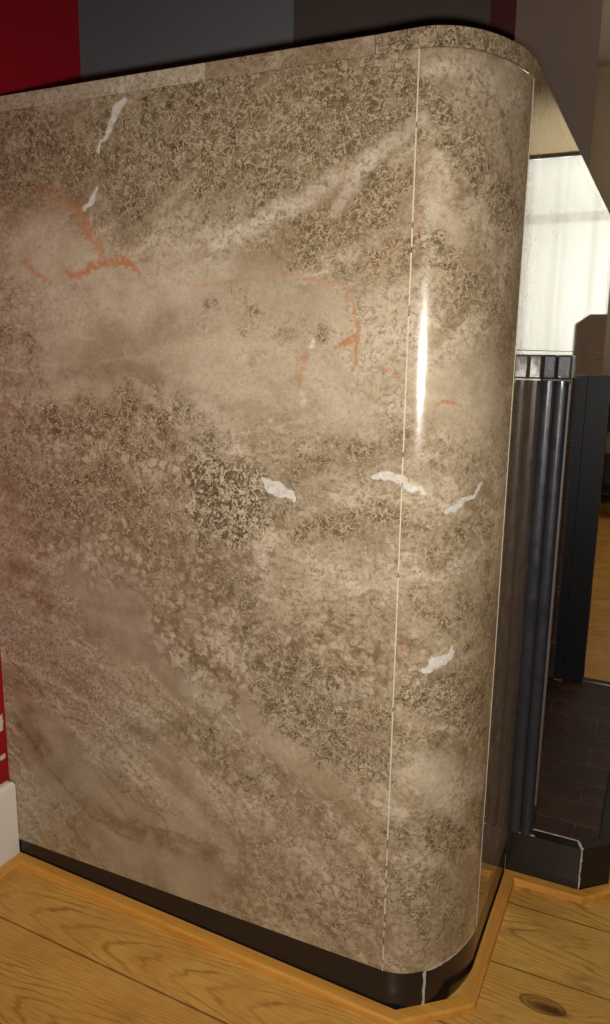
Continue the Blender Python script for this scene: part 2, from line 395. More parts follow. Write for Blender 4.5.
    ('dark', 0.55, 1.0, [(0.7518, 0.335, 0.023), (0.7252, 0.2502, 0.0274), (0.6748, 0.1895, 0.0276), (0.603, 0.1506, 0.0234), (0.4936, 0.1361, 0.0189), (0.373, 0.1353, 0.0218)]),
    ('dark', 0.4, 1.0, [(0.7566, 0.543, 0.0358), (0.6959, 0.5014, 0.0321)]),
    ('dark', 0.45, 1.0, [(0.7464, 0.2635, 0.0236), (0.7133, 0.2622, 0.0194)]),
    ('dark', 0.35, 1.0, [(0.4341, 0.2535, 0.0178), (0.329, 0.1662, 0.0247), (0.3381, 0.0778, 0.0256)]),
    ('dark', 0.3, 1.0, [(0.6773, 0.1517, 0.0599), (0.496, 0.0596, 0.0582)]),
    ('dark', 0.35, 1.0, [(0.2595, 0.7325, 0.0195), (0.1961, 0.7699, 0.016), (0.1044, 0.7945, 0.0127)]),
    ('dark', 0.3, 1.0, [(0.3276, 0.601, 0.0301), (0.2961, 0.5336, 0.0244), (0.2724, 0.4793, 0.0216)]),
    ('dark', 0.35, 1.0, [(0.116, 0.4036, 0.0209), (0.1872, 0.3719, 0.0218)]),
    ('dark', 0.35, 1.0, [(0.0838, 0.2793, 0.0187), (-0.0371, 0.2633, 0.0312)]),
    ('dark', 0.4, 1.0, [(-0.0261, 1.0874, 0.0233), (-0.0433, 1.1344, 0.0162)]),
    ('dark', 0.35, 1.0, [(0.091, 0.4584, 0.0172), (0.038, 0.4711, 0.025), (-0.0421, 0.4573, 0.0243)]),
    ('dark', 0.3, 1.0, [(0.4048, 0.8374, 0.0142), (0.504, 0.8685, 0.0116), (0.631, 0.8655, 0.0122)]),
    ('lite', 0.4, 1.0, [(0.6942, 1.0505, 0.0508), (0.587, 0.9783, 0.0574), (0.3866, 0.9747, 0.0399)]),
    ('lite', 0.7, 1.0, [(0.3631, 1.0301, 0.0103), (0.256, 1.0722, 0.0145), (0.1783, 1.1061, 0.0115), (0.096, 1.1519, 0.0088)]),
    ('lite', 0.7, 1.0, [(0.2026, 1.0577, 0.0071), (0.1537, 1.115, 0.0113), (0.1362, 1.1348, 0.0089)]),
    ('lite', 0.35, 1.0, [(0.3266, 0.8855, 0.0807), (0.1851, 0.876, 0.0764), (0.1097, 0.9242, 0.0483)]),
    ('lite', 0.5, 1.0, [(0.0765, 1.2066, 0.0105), (0.0126, 1.193, 0.0238), (-0.0495, 1.1794, 0.0183)]),
    ('lite', 0.4, 1.0, [(0.0717, 1.1097, 0.011), (0.0636, 1.0677, 0.0134)]),
    ('lite', 0.4, 1.0, [(0.0802, 1.0568, 0.0157), (0.0557, 1.0249, 0.0229)]),
    ('lite', 0.35, 1.0, [(0.0593, 0.8671, 0.0368), (-0.0013, 0.8428, 0.0389)]),
    ('lite', 0.5, 0.8, [(0.4212, 0.83, 0.0286), (0.3655, 0.8055, 0.0198), (0.2934, 0.6753, 0.0144), (0.2887, 0.6343, 0.0117)]),
    ('lite', 0.4, 0.9, [(0.0732, 0.3464, 0.0273), (0.0136, 0.3439, 0.0384), (-0.0633, 0.2977, 0.0228)]),
    ('lite', 0.35, 1.0, [(0.1926, 0.6125, 0.0341), (0.1234, 0.6088, 0.0249)]),
    ('lite', 0.3, 1.0, [(0.219, 0.475, 0.0121), (0.1745, 0.4551, 0.015), (0.1321, 0.4639, 0.0147)]),
    ('lite', 0.35, 0.6, [(0.4131, 0.4055, 0.0167), (0.3787, 0.3891, 0.0149)]),
    ('lite', 0.5, 0.5, [(0.7318, 0.7871, 0.0114), (0.7435, 0.7476, 0.0099)]),
    ('lite', 0.35, 0.6, [(0.4173, 0.6258, 0.0154), (0.4091, 0.6121, 0.0124)]),
    ('lite', 0.4, 0.7, [(0.2873, 0.3005, 0.0199), (0.3119, 0.3494, 0.0164)]),
    ('lite', 0.25, 1.0, [(0.2301, 0.1973, 0.0337), (0.1828, 0.1803, 0.0267)]),
    ('pink', 0.9, 0.25, [(0.7632, 0.4652, 0.0406), (0.6814, 0.4104, 0.0622), (0.5927, 0.3511, 0.0653), (0.5164, 0.3088, 0.0359), (0.5136, 0.2806, 0.0145)]),
    ('pink', 0.6, 0.5, [(0.6099, 0.5788, 0.037), (0.5367, 0.5098, 0.0572), (0.4832, 0.4553, 0.0505)]),
    ('pink', 0.6, 0.8, [(0.4466, 0.4777, 0.033), (0.3956, 0.4091, 0.0398), (0.345, 0.373, 0.0264)]),
    ('pink', 0.5, 1.0, [(0.7514, 0.8475, 0.064), (0.6471, 0.9085, 0.0603)]),
    ('pink', 0.4, 1.0, [(0.2458, 0.176, 0.0683), (0.1665, 0.1376, 0.0673)]),
    ('pink', 0.5, 1.0, [(0.5887, 0.2302, 0.0755), (0.4722, 0.209, 0.0732)]),
    ('dark', 0.3, 0.35, [(0.7632, 0.3326, 0.0193), (0.6924, 0.249, 0.0427), (0.5905, 0.194, 0.0497), (0.5114, 0.1805, 0.0412)]),
    ('dark', 0.35, 0.25, [(0.6212, 0.5533, 0.0273), (0.5654, 0.5053, 0.0578), (0.4832, 0.4553, 0.0572), (0.4219, 0.4037, 0.0268)]),
    ('dark', 0.35, 1.0, [(0.7379, 1.2165, 0.0553), (0.6082, 1.216, 0.0526), (0.5112, 1.1066, 0.0331)]),
    ('whi', 1.0, 0.5, [(0.4999, 1.2191, 0.0043), (0.5134, 1.2085, 0.0054), (0.5244, 1.1851, 0.0049), (0.535, 1.1713, 0.0039), (0.5511, 1.1539, 0.0034)]),
    ('whi', 0.9, 0.5, [(0.5479, 1.1168, 0.0023), (0.559, 1.1021, 0.004), (0.5809, 1.0852, 0.0023)]),
    ('whi', 0.5, 0.6, [(0.6902, 1.1933, 0.0023), (0.7058, 1.1882, 0.0023)]),
    ('whi', 1.0, 0.5, [(0.2891, 0.73, 0.0036), (0.2756, 0.7205, 0.0084), (0.2608, 0.7164, 0.006), (0.246, 0.7031, 0.0036)]),
    ('whi', 1.0, 0.5, [(0.1387, 0.7413, 0.0028), (0.1206, 0.7491, 0.005), (0.1022, 0.7407, 0.005), (0.0842, 0.7295, 0.0033), (0.0747, 0.7323, 0.0033)]),
    ('whi', 1.0, 0.5, [(0.0415, 0.7118, 0.0034), (0.0193, 0.714, 0.0045), (0.0007, 0.7185, 0.0042), (-0.0137, 0.7349, 0.0023)]),
    ('whi', 1.0, 0.5, [(0.0621, 0.5038, 0.0038), (0.0462, 0.5135, 0.0071), (0.0268, 0.5148, 0.0053), (0.0174, 0.5227, 0.0033)]),
    ('whi', 0.8, 0.5, [(0.2182, 0.9082, 0.0027), (0.2235, 0.9009, 0.0027)]),
    ('whi', 0.55, 0.6, [(0.2351, 0.8474, 0.0039), (0.232, 0.8287, 0.0034)]),
    ('whi', 0.35, 0.6, [(0.0621, 0.6144, 0.0048), (0.016, 0.6232, 0.0047), (-0.0234, 0.6205, 0.0024)]),
    ('whi', 0.3, 0.7, [(0.1706, 0.5817, 0.0048), (0.1298, 0.5986, 0.0035), (0.0995, 0.6083, 0.0047)]),
    ('whi', 0.35, 0.7, [(0.226, 0.4444, 0.0039), (0.1601, 0.4553, 0.0051), (0.1247, 0.4514, 0.0038)]),
    ('whi', 0.3, 0.7, [(0.1803, 0.067, 0.0044), (0.1204, 0.1138, 0.0043)]),
    ('ora', 0.75, 1.0, [(0.5949, 1.0887, 0.004), (0.5752, 1.0612, 0.007), (0.5568, 1.0445, 0.006), (0.5424, 1.0202, 0.004), (0.5326, 1.0066, 0.003)]),
    ('ora', 1.0, 0.7, [(0.6181, 1.0078, 0.0031), (0.5766, 1.0039, 0.0041), (0.5357, 1.0147, 0.006), (0.5018, 1.0097, 0.0049), (0.484, 0.9948, 0.003)]),
    ('ora', 0.8, 0.7, [(0.6854, 1.0153, 0.0042), (0.6635, 1.0007, 0.0042), (0.6413, 0.9932, 0.0042)]),
    ('ora', 0.25, 1.0, [(0.6513, 1.1161, 0.008), (0.5982, 1.0928, 0.0079)]),
    ('ora', 0.9, 0.7, [(0.1799, 0.9803, 0.0013), (0.17, 0.9476, 0.0016), (0.1639, 0.9182, 0.0016), (0.1643, 0.8861, 0.0016), (0.1719, 0.8763, 0.0014)]),
    ('ora', 1.0, 0.7, [(0.1884, 0.8989, 0.0027), (0.174, 0.9075, 0.0045), (0.1664, 0.9146, 0.0018)]),
    ('ora', 0.8, 0.7, [(0.1407, 0.8771, 0.0016), (0.1226, 0.8716, 0.0011), (0.101, 0.8639, 0.0011)]),
    ('ora', 0.95, 0.7, [(0.0629, 0.8365, 0.002), (0.0516, 0.8412, 0.0018), (0.0341, 0.8375, 0.0014)]),
    ('ora', 0.5, 0.7, [(0.0341, 0.8375, 0.0009), (0.0107, 0.8213, 0.0009), (-0.0223, 0.7975, 0.0009), (-0.0444, 0.778, 0.001)]),
    ('ora', 0.35, 0.8, [(0.4178, 0.9817, 0.0019), (0.3263, 0.9823, 0.0019), (0.2551, 0.9903, 0.0023), (0.1811, 0.9768, 0.0022)]),
    ('ora', 0.55, 0.9, [(0.2331, 0.8971, 0.0046), (0.2396, 0.8685, 0.0047), (0.2423, 0.856, 0.0028)]),
    ('ora', 0.15, 1.0, [(0.282, 0.7967, 0.0049), (0.2602, 0.8044, 0.0058)]),
    ('ora', 0.14, 1.0, [(0.1002, 1.1211, 0.004), (0.0956, 1.0679, 0.0049), (0.0999, 0.9807, 0.0051)]),
    ('ora', 0.13, 1.0, [(0.1143, 1.0365, 0.0066), (0.1371, 0.9929, 0.0068), (0.1627, 1.005, 0.0069)]),
    ('ora', 0.2, 1.0, [(0.0981, 0.5394, 0.0061), (0.0931, 0.5131, 0.005)]),
    ('ora', 0.12, 1.0, [(0.4559, 0.773, 0.0085), (0.4719, 0.8072, 0.0063)]),
    ('crack', 0.75, 0.8, [(0.7798, 0.401, 0.0019), (0.7531, 0.3741, 0.0023), (0.7076, 0.3407, 0.0023), (0.6544, 0.3098, 0.0023), (0.609, 0.3096, 0.0018), (0.5689, 0.3084, 0.0018), (0.5426, 0.2803, 0.0018), (0.5221, 0.2578, 0.0018)]),
    ('crack', 0.6, 0.8, [(0.5804, 0.5889, 0.0017), (0.5384, 0.5569, 0.0017), (0.4807, 0.5343, 0.0016), (0.4202, 0.4824, 0.0016), (0.3699, 0.4176, 0.0016)]),
    ('crack', 0.7, 0.8, [(0.7675, 0.2807, 0.0031), (0.7156, 0.2305, 0.0035), (0.6629, 0.1743, 0.0032), (0.6098, 0.1413, 0.0027), (0.5332, 0.124, 0.0023)]),
    ('crack', 0.6, 0.8, [(0.5887, 0.2302, 0.0019), (0.5206, 0.1955, 0.0022), (0.4637, 0.1768, 0.0018), (0.4556, 0.1266, 0.0019)]),
    ('crack', 0.5, 0.8, [(0.4152, 0.2918, 0.0017), (0.3544, 0.2419, 0.0021), (0.3205, 0.1773, 0.0021), (0.324, 0.1171, 0.0018)]),
    ('crack', 0.6, 0.8, [(0.5071, 0.3025, 0.0018), (0.499, 0.3712, 0.0017), (0.5224, 0.3992, 0.0014)]),
    ('crack', 0.6, 0.8, [(0.258, 0.5824, 0.0015), (0.2206, 0.5671, 0.0015), (0.1706, 0.5817, 0.0014), (0.1165, 0.6032, 0.0014)]),
    ('crack', 0.6, 0.8, [(0.2343, 0.4937, 0.0015), (0.1897, 0.4835, 0.0015), (0.1302, 0.4895, 0.0015), (0.1047, 0.4696, 0.0014)]),
    ('crack', 0.5, 0.8, [(0.1993, 0.591, 0.0014), (0.203, 0.5629, 0.0015), (0.1841, 0.5548, 0.0014)]),
    ('lite', 0.5, 0.4, [(0.164, 0.5935, 0.0071), (0.13, 0.6065, 0.0083), (0.0977, 0.6269, 0.0067), (0.0466, 0.6279, 0.0041)]),
    ('lite', 0.45, 0.4, [(0.2492, 0.472, 0.0061), (0.1892, 0.4636, 0.009), (0.1391, 0.4653, 0.0088)]),
    ('lite', 0.4, 0.4, [(0.2933, 0.6477, 0.0088), (0.2839, 0.5998, 0.0118), (0.2993, 0.562, 0.0091)]),
    ('dark', 0.45, 0.8, [(0.7739, 0.2848, 0.0118), (0.7048, 0.2277, 0.0177), (0.6442, 0.1646, 0.0177), (0.573, 0.1338, 0.0155), (0.4745, 0.1295, 0.0151)]),
    ('dark', 0.4, 1.0, [(0.5257, 0.3151, 0.018), (0.3969, 0.329, 0.0171), (0.3369, 0.3116, 0.0202)]),
    ('dark', 0.8, 0.7, [(0.6586, 0.7983, 0.0158), (0.6249, 0.7806, 0.0188)]),
    ('dark', 0.75, 0.7, [(0.5024, 0.8198, 0.0133), (0.4638, 0.7936, 0.0206), (0.4307, 0.7745, 0.0146)]),
    ('dark', 0.7, 0.8, [(0.6437, 0.6695, 0.0231), (0.5457, 0.7235, 0.0218), (0.4934, 0.6837, 0.0217)]),
    ('dark', 0.6, 0.8, [(0.3842, 0.608, 0.0215), (0.3519, 0.5539, 0.0186)]),
    ('dark', 0.6, 0.8, [(0.288, 0.4763, 0.0124), (0.2488, 0.4397, 0.0155), (0.2346, 0.5152, 0.012)]),
    ('dark', 0.5, 0.8, [(0.3119, 0.3494, 0.0164), (0.2471, 0.2877, 0.0164)]),
    ('dark', 0.5, 0.8, [(0.0652, 0.4599, 0.0116), (0.0131, 0.4661, 0.0147)]),
    ('dark', 0.45, 0.8, [(0.025, 0.3907, 0.012), (-0.0122, 0.3943, 0.0122)]),
    ('lite', 0.6, 0.8, [(0.4227, 0.7611, 0.0088), (0.3818, 0.7775, 0.0115), (0.327, 0.7608, 0.0113), (0.2935, 0.7162, 0.0071)]),
    ('lite', 0.6, 0.8, [(0.2934, 0.689, 0.0086), (0.2781, 0.6494, 0.0101), (0.2932, 0.6197, 0.0074)]),
    ('crack', 0.8, 0.8, [(0.0305, 1.1952, 0.0011), (0.0121, 1.1859, 0.0011), (-0.0116, 1.1736, 0.0013), (-0.0201, 1.1518, 0.0017)]),
    ('crack', 0.7, 0.8, [(0.0332, 1.1744, 0.0013), (0.0268, 1.1835, 0.0011), (-0.0044, 1.1858, 0.001)]),
    ('crack', 0.7, 0.8, [(-0.0054, 1.1808, 0.0011), (-0.0122, 1.1504, 0.0017), (-0.0315, 1.1323, 0.0017), (-0.0404, 1.1007, 0.0016)]),
    ('crack', 0.6, 0.8, [(-0.0388, 0.951, 0.0012), (-0.0616, 0.9338, 0.0013), (-0.0756, 0.9157, 0.0013)]),
    ('crack', 0.6, 0.8, [(-0.0039, 1.0123, 0.0012), (-0.0393, 0.9864, 0.0012), (-0.0604, 0.976, 0.0012)]),
    ('crack', 0.6, 0.8, [(0.5896, 0.2121, 0.0019), (0.5319, 0.1568, 0.0023), (0.4362, 0.1589, 0.0022), (0.3551, 0.1581, 0.0021)]),
    ('crack', 0.5, 0.8, [(0.6986, 0.8714, 0.0016), (0.6521, 0.8357, 0.0016)]),
    ('crack', 0.6, 0.8, [(-0.0069, 0.3814, 0.0015), (-0.0185, 0.3476, 0.0022)]),
    ('crack', 0.5, 0.8, [(0.1921, 0.5921, 0.0014), (0.1637, 0.5827, 0.0014), (0.1227, 0.589, 0.0014)]),
]

def lattice_noise(x, y, seed):
    rs = np.random.RandomState(seed); T = rs.rand(256, 256)
    xi = np.floor(x).astype(int); yi = np.floor(y).astype(int)
    fx = x-xi; fy = y-yi
    fx = fx*fx*(3-2*fx); fy = fy*fy*(3-2*fy)
    g = lambda a, b: T[a % 256, b % 256]
    return (g(xi, yi)*(1-fx)+g(xi+1, yi)*fx)*(1-fy)+(g(xi, yi+1)*(1-fx)+g(xi+1, yi+1)*fx)*fy

def fbm(u, v, s, seed, o=4):
    r = 0; a = .5
    for k in range(o):
        r = r+a*(lattice_noise(u*s+17.3*k, v*s+9.1*k, seed+k)-.5); s *= 2; a *= .55
    return r

CH = ('bold', 'smoo', 'dend', 'peb', 'ora', 'whi', 'dark', 'lite', 'pink', 'crack', 'fine')
def paint(u, v):
    """evaluate the stone's veins and clouds at unrolled positions u, v"""
    F = {c: np.zeros_like(u) for c in CH}
    soft_w = (fbm(u, v, 14, 1), fbm(u, v, 14, 7))
    mid_w = (fbm(u, v, 24, 51), fbm(u, v, 24, 63))
    thin_w = (fbm(u, v, 60, 21), fbm(u, v, 60, 33))
    for ch, s, so, pts in STROKES:
        thin = ch in ('ora', 'whi', 'crack')
        wu, wv = thin_w if thin else soft_w
        if thin: wu, wv = wu+1.3*mid_w[0], wv+1.3*mid_w[1]
        wmax = max(p[2] for p in pts)
        amp = (min(.012, wmax*.6+.005) if thin else min(.06, wmax*.9))*1.6
        uu = u+wu*amp; vv = v+wv*amp
        best = np.full_like(u, 9.)
        P = pts if len(pts) > 1 else pts*2
        for (a0, b0, r0), (a1, b1, r1) in zip(P[:-1], P[1:]):
            dx, dy = a1-a0, b1-b0
            L = dx*dx+dy*dy+1e-12
            t = np.clip(((uu-a0)*dx+(vv-b0)*dy)/L, 0, 1)
            d = np.hypot(uu-a0-t*dx, vv-b0-t*dy)/(r0+t*(r1-r0))
            best = np.minimum(best, d)
        if thin: lo, hi = 1-.5*so, 1+.9*so
        else: lo, hi = 1-.75*so, 1+.55*so
        k = np.clip((hi-best)/(hi-lo), 0, 1); k = k*k*(3-2*k)
        if s < 0: F[ch] = F[ch]*(1+s*k)
        else: F[ch] = np.maximum(F[ch], s*k)
    return F

def set_marble(o, uvfun, painted=True, hone=1.):
    me = o.data
    co = np.empty(len(me.vertices)*3, dtype=np.float32); me.vertices.foreach_get('co', co)
    co = co.reshape(-1, 3)
    u, v = uvfun(co)
    a = me.attributes.new('mco', 'FLOAT_VECTOR', 'POINT')
    m = np.stack([u, v, np.zeros_like(u)], 1).astype(np.float32)
    a.data.foreach_set('vector', m.ravel())
    k = -.8+1.4*np.clip((v-.2)/.9, 0, 1)
    b = me.attributes.new('strata', 'FLOAT_VECTOR', 'POINT')
    b.data.foreach_set('vector', np.stack([u, v+k*(u-.35), np.zeros_like(u)], 1).astype(np.float32).ravel())
    h = me.attributes.new('hone', 'FLOAT', 'POINT')
    h.data.foreach_set('value', (hone(u) if callable(hone) else np.full(len(u), hone)).astype(np.float32))
    if painted is True:
        F = paint(u.astype(np.float64), v.astype(np.float64))
        for c in CH:
            t = me.attributes.new(c, 'FLOAT', 'POINT')
            t.data.foreach_set('value', F[c].astype(np.float32))
    else:
        for c, val in painted.items():
            t = me.attributes.new(c, 'FLOAT', 'POINT')
            t.data.foreach_set('value', np.full(len(u), val, dtype=np.float32))

# ------------------------------------------------------------------ materials
M = {}
M['marble'] = marble_material()
M['floor'] = wood_floor_material()
M['trim'] = wood_material('varnished_pine_strip', (.62, .27, .04), (.74, .37, .07), axis=1, rough=.45, spec=.3)
M['trim_x'] = wood_material('varnished_pine_strip_across', (.58, .25, .045), (.70, .35, .075), axis=0, rough=.45, spec=.3)
M['tile'] = black_material('black_hearth_tile', .16, scratch=.03)
M['iron'] = black_material('black_enamelled_iron', .30, (.024, .024, .031))
M['edge_sheen'] = plain('grey_edge_sheen', (.10, .085, .078), .5, .25, 60)
M['soot'] = plain('sooty_black_plate', (.006, .006, .008), .45, .3, spec=.25)
M['brick'] = brick_material()
M['grout'] = plain('pale_grout', (.55, .52, .46), .8, .25, 300)
M['joint'] = plain('pale_joint_filler', (.60, .54, .42), .6, .4, 160)
M['seam'] = plain('dark_joint', (.13, .09, .06), .7, .3, 200)
M['red'] = plaster('red_wall_paint', (.30, .004, .012), .6,
                   chips=((-.004, .437, .012, .004), (-.02, .355, .010, .002), (-.02, .31, .008, .0015),
                          (-.018, .270, .012, .015), (-.012, .208, .006, .004)))
M['grey'] = plaster('grey_wall_paint', (.105, .105, .118))
M['umber'] = plaster('dark_umber_wall', (.050, .038, .033))
M['maroon'] = plaster('dark_maroon_paint', (.045, .004, .007), .6)
M['mauve'] = plaster('brown_mauve_wall_paint', (.20, .138, .125))
M['beige'] = plaster('beige_wall_paint', (.66, .58, .45))
M['white'] = plaster('white_skirting_paint', (.82, .79, .70), .5)
M['ceiling'] = plaster('ceiling_paint', (.72, .68, .60))
M['dark_wood'] = wood_material('dark_stained_wood', (.050, .026, .014), (.085, .045, .024), axis=2, rough=.35)
M['cab'] = wood_material('mid_brown_wood', (.25, .19, .155), (.31, .24, .20), axis=2, rough=.45)
M['red_wood'] = wood_material('reddish_table_wood', (.13, .042, .016), (.20, .07, .026), axis=1, rough=.35)
M['brass'] = plain('dull_brass', (.45, .32, .12), .35, .1, 40, metal=1.)
M['frame'] = plain('white_window_paint', (.75, .73, .68), .45, .05)

# ------------------------------------------------------------------ dimensions (metres)
RC = .0995          # depth of the rounded corner on the side face
EA, EB, ET = .172, .10103, math.radians(80.)   # quarter-ellipse of the corner
YB = .7905          # wall behind
XR = 1.50           # right end of the fireplace
ZP, ZM, ZT = .0477, 1.2253, 1.2460   # plinth top, marble panel top, shelf top
YS = RC             # seam on the side face
XF = EA*(1-math.cos(ET))     # seam on the front face
HX0, HX1, HY, HZ = .3825, 1.150, -.172, .0666   # hearth
OX0, OX1, OZ = .432, 1.116, .850    # fire opening

# ------------------------------------------------------------------ setting
YB = .7905
FZ = -.023
def floor_z(x, y):
    """old boards: they sink a little towards the room, level further along"""
    k = max(0., min(1., (2.0-x)/.6))
    return FZ + k*.044*max(y, 0.)
bm = bmesh.new()
xs = (-2.6, 1.4, 1.55, 1.7, 1.85, 2.0, 5.0); ys = (-3.2, 0., YB+.1, 1.2)
tp = [[bm.verts.new((x, y, floor_z(x, y))) for y in ys] for x in xs]
lw = [[bm.verts.new((x, y, -.12)) for y in ys] for x in xs]
for i in range(len(xs)-1):
    for j in range(len(ys)-1):
        bm.faces.new((tp[i][j], tp[i+1][j], tp[i+1][j+1], tp[i][j+1]))
        bm.faces.new((lw[i][j], lw[i][j+1], lw[i+1][j+1], lw[i+1][j]))
for i in range(len(xs)-1):
    bm.faces.new((lw[i][0], lw[i+1][0], tp[i+1][0], tp[i][0])); bm.faces.new((tp[i][-1], tp[i+1][-1], lw[i+1][-1], lw[i][-1]))
for j in range(len(ys)-1):
    bm.faces.new((tp[0][j], tp[0][j+1], lw[0][j+1], lw[0][j])); bm.faces.new((lw[-1][j], lw[-1][j+1], tp[-1][j+1], tp[-1][j]))
bmesh.ops.recalc_face_normals(bm, faces=bm.faces)
struct('floor', bm, M['floor'])
bm = bmesh.new(); add_box(bm, -2.7, 5.2, -3.4, YB+.12, 2.7505, 2.85); struct('ceiling', bm, M['ceiling'])
# red wall that the fireplace stands against, left of the breast
struct('wall_back', box(-2.6, .262, YB, YB+.12, -.1, 2.75), M['red'])
# chimney breast above and behind the fireplace
bm = bmesh.new()
add_box(bm, .262, 1.235, .051, YB+.12, ZT+.001, 2.75, 0)
def recolor(bm):
    bmesh.ops.bisect_plane(bm, geom=bm.verts[:]+bm.edges[:]+bm.faces[:], plane_co=(0, .3825, 0), plane_no=(0, 1, 0))
    bmesh.ops.bisect_plane(bm, geom=bm.verts[:]+bm.edges[:]+bm.faces[:], plane_co=(0, .0857, 0), plane_no=(0, 1, 0))
    for f in bm.faces:
        c = f.calc_center_median(); f.normal_update()
        if f.normal.x < -.5:
            f.material_index = 1 if c.y > .3825 else (2 if c.y > .0857 else 3)  # flank in three bands: grey, dark umber, maroon
recolor(bm)
struct('wall_chimney', bm, [M['mauve'], M['grey'], M['umber'], M['maroon']])
struct('wall_alcove', box(1.236, 5.0, YB, YB+.12, -.1, 2.75), M['mauve'])
# far wall with the window
WX = 5.0; WY0, WY1, WZ0, WZ1 = -1.06, -.16, .72, 2.58
bm = bmesh.new()
add_box(bm, WX, WX+.2, WY1, YB+.12, -.1, 2.75, 0)
add_box(bm, WX, WX+.2, -3.2, WY0, -.1, 2.75, 0)
add_box(bm, WX, WX+.2, WY0, WY1, -.1, WZ0, 0)
add_box(bm, WX, WX+.2, WY0, WY1, WZ1, 2.75, 0)
struct('wall_right', bm, M['beige'])
struct('wall_front', box(-2.7, 5.2, -3.4, -3.2, -.1, 2.75), M['beige'])
struct('wall_left', box(-2.7, -2.6, -3.2, YB+.12, -.1, 2.75), M['beige'])
# window
wf = bpy.data.objects.new('window_1', None); COL.objects.link(wf); wf.location = (WX, (WY0+WY1)/2, WZ0); wf['kind'] = 'structure'
bm = bmesh.new()
for y in (WY0, WY1-.06): add_box(bm, WX+.06, WX+.12, y, y+.06, WZ0, WZ1)
for z in (WZ0, 1.80, WZ1-.06): add_box(bm, WX+.065, WX+.115, WY0, WY1, z, z+.06)
link('window_frame', bm, M['frame'], wf)
g = NT('window_glass')
tr = g.n('ShaderNodeBsdfTransparent', {'Color': (.95, .97, .96, 1)}); gl = g.n('ShaderNodeBsdfGlossy', {'Roughness': .02})
mx = g.n('ShaderNodeMixShader', {0: .06, 1: tr.outputs[0], 2: gl.outputs[0]}); g.t.links.new(mx.outputs[0], g.out.inputs[0])
link('window_pane', box(WX+.086, WX+.09, WY0+.03, WY1-.03, WZ0+.03, WZ1-.03), g.m, wf)
link('window_sill', box(WX-.03, WX+.06, WY0-.04, WY1+.04, WZ0-.035, WZ0-.001, bevel=.006), M['frame'], wf)

# white skirting on the red wall, ending against the marble
bm = box(-2.6, -.0015, YB-.0145, YB-.0005, .0105, .161)
es = [e for e in bm.edges if all(abs(v.co.z-.161) < 1e-5 and v.co.y < YB-.01 for v in e.verts) or
      all(v.co.x > -.01 and v.co.z > .15 for v in e.verts)]
bmesh.ops.bevel(bm, geom=es, offset=.007, segments=3, profile=.5, affect='EDGES')
struct('baseboard_back', bm, M['white'])
struct('baseboard_alcove', box(XR+.002, WX, YB-.0145, YB-.0005, -.019, .142, bevel=.004), M['white'])
struct('baseboard_right', box(WX-.0145, WX-.0005, -3.2, YB-.016, -.019, .142, bevel=.004), M['white'])

# pine strips on the floor round plinth and hearth (mitred lengths)
def strip_path(pts, w=.0195, h=.0125):
    """pts: inner line (against the stone), room on the right-hand side; returns one bmesh per length"""
    V = [Vector((x, y)) for x, y in pts]
    off = []
    for i, p in enumerate(V):
        ds = []
        if i > 0: ds.append((p-V[i-1]).normalized())
        if i < len(V)-1: ds.append((V[i+1]-p).normalized())
        ns = [Vector((d.y, -d.x)) for d in ds]
        b = sum(ns, Vector((0, 0))).normalized()
        off.append(p + b*(w/max(.3, b.dot(ns[0]))))
    res = []
    for i in range(len(V)-1):
        bm = bmesh.new()
        a, b, c, d = V[i], V[i+1], off[i+1], off[i]
        lo = [bm.verts.new((p.x, p.y, floor_z(p.x, p.y)+.0004)) for p in (a, b, c, d)]
        hi = [bm.verts.new((p.x, p.y, floor_z(p.x, p.y)+h)) for p in (a, b, c, d)]
        # the outer top edge is eased
        bm.faces.new(lo); bm.faces.new(hi[::-1])
        for k in range(4):
            l = (k+1) % 4
            bm.faces.new((lo[l], lo[k], hi[k], hi[l]))
        bmesh.ops.recalc_face_normals(bm, faces=bm.faces)
        e = [e for e in bm.edges if set(e.verts) == {hi[2], hi[3]}]
        bmesh.ops.bevel(bm, geom=e, offset=.004, segments=3, profile=.5, affect='EDGES')
        res.append((bm, abs((b-a).normalized().y) > .6))
    return res
G = .0012
path = [(-2.55, YB-.0157), (-G, YB-.0157), (-G, .0780), (.0690, -G), (HX0-G, -G), (HX0-G, -.1275), (.4225, HY-G), (HX1-.04, HY-G), (HX1+G, -.1275), (HX1+G, -G), (XR+G, -G), (XR+G, YB-.0157), (WX-.016, YB-.0157)]
for i, (b_, alongy) in enumerate(strip_path(path)):
    struct('trim_%d' % (i+1), b_, M['trim'] if alongy else M['trim_x'])

# ------------------------------------------------------------------ fireplace
fp = thing('fireplace', 'polished brown marble fireplace with rounded corner, white veins and black plinth', 'fireplace', (0, 0, 0))

def grid_slab(nu, nv, fn, thick_fn):
    """dense outer skin (nu x nv) plus a simple closed back"""
    bm = bmesh.new()
    V = [[bm.verts.new(fn(i/nu, j/nv)) for j in range(nv+1)] for i in range(nu+1)]
    for i in range(nu):
        for j in range(nv):
            bm.faces.new((V[i][j], V[i+1][j], V[i+1][j+1], V[i][j+1]))
    Bk = [[bm.verts.new(thick_fn(i/nu, j)) for j in (0, 1)] for i in range(nu+1)]
    for i in range(nu):
        bm.faces.new((Bk[i+1][0], Bk[i][0], Bk[i][1], Bk[i+1][1]))
        bm.faces.new([V[i+1][0], V[i][0], Bk[i][0], Bk[i+1][0]])
        bm.faces.new([V[i][nv], V[i+1][nv], Bk[i+1][1], Bk[i][1]])
    for i, flip in ((0, False), (nu, True)):
        loop = [V[i][j] for j in range(nv+1)] + [Bk[i][1], Bk[i][0]]
        bm.faces.new(loop if not flip else loop[::-1])
    return bm

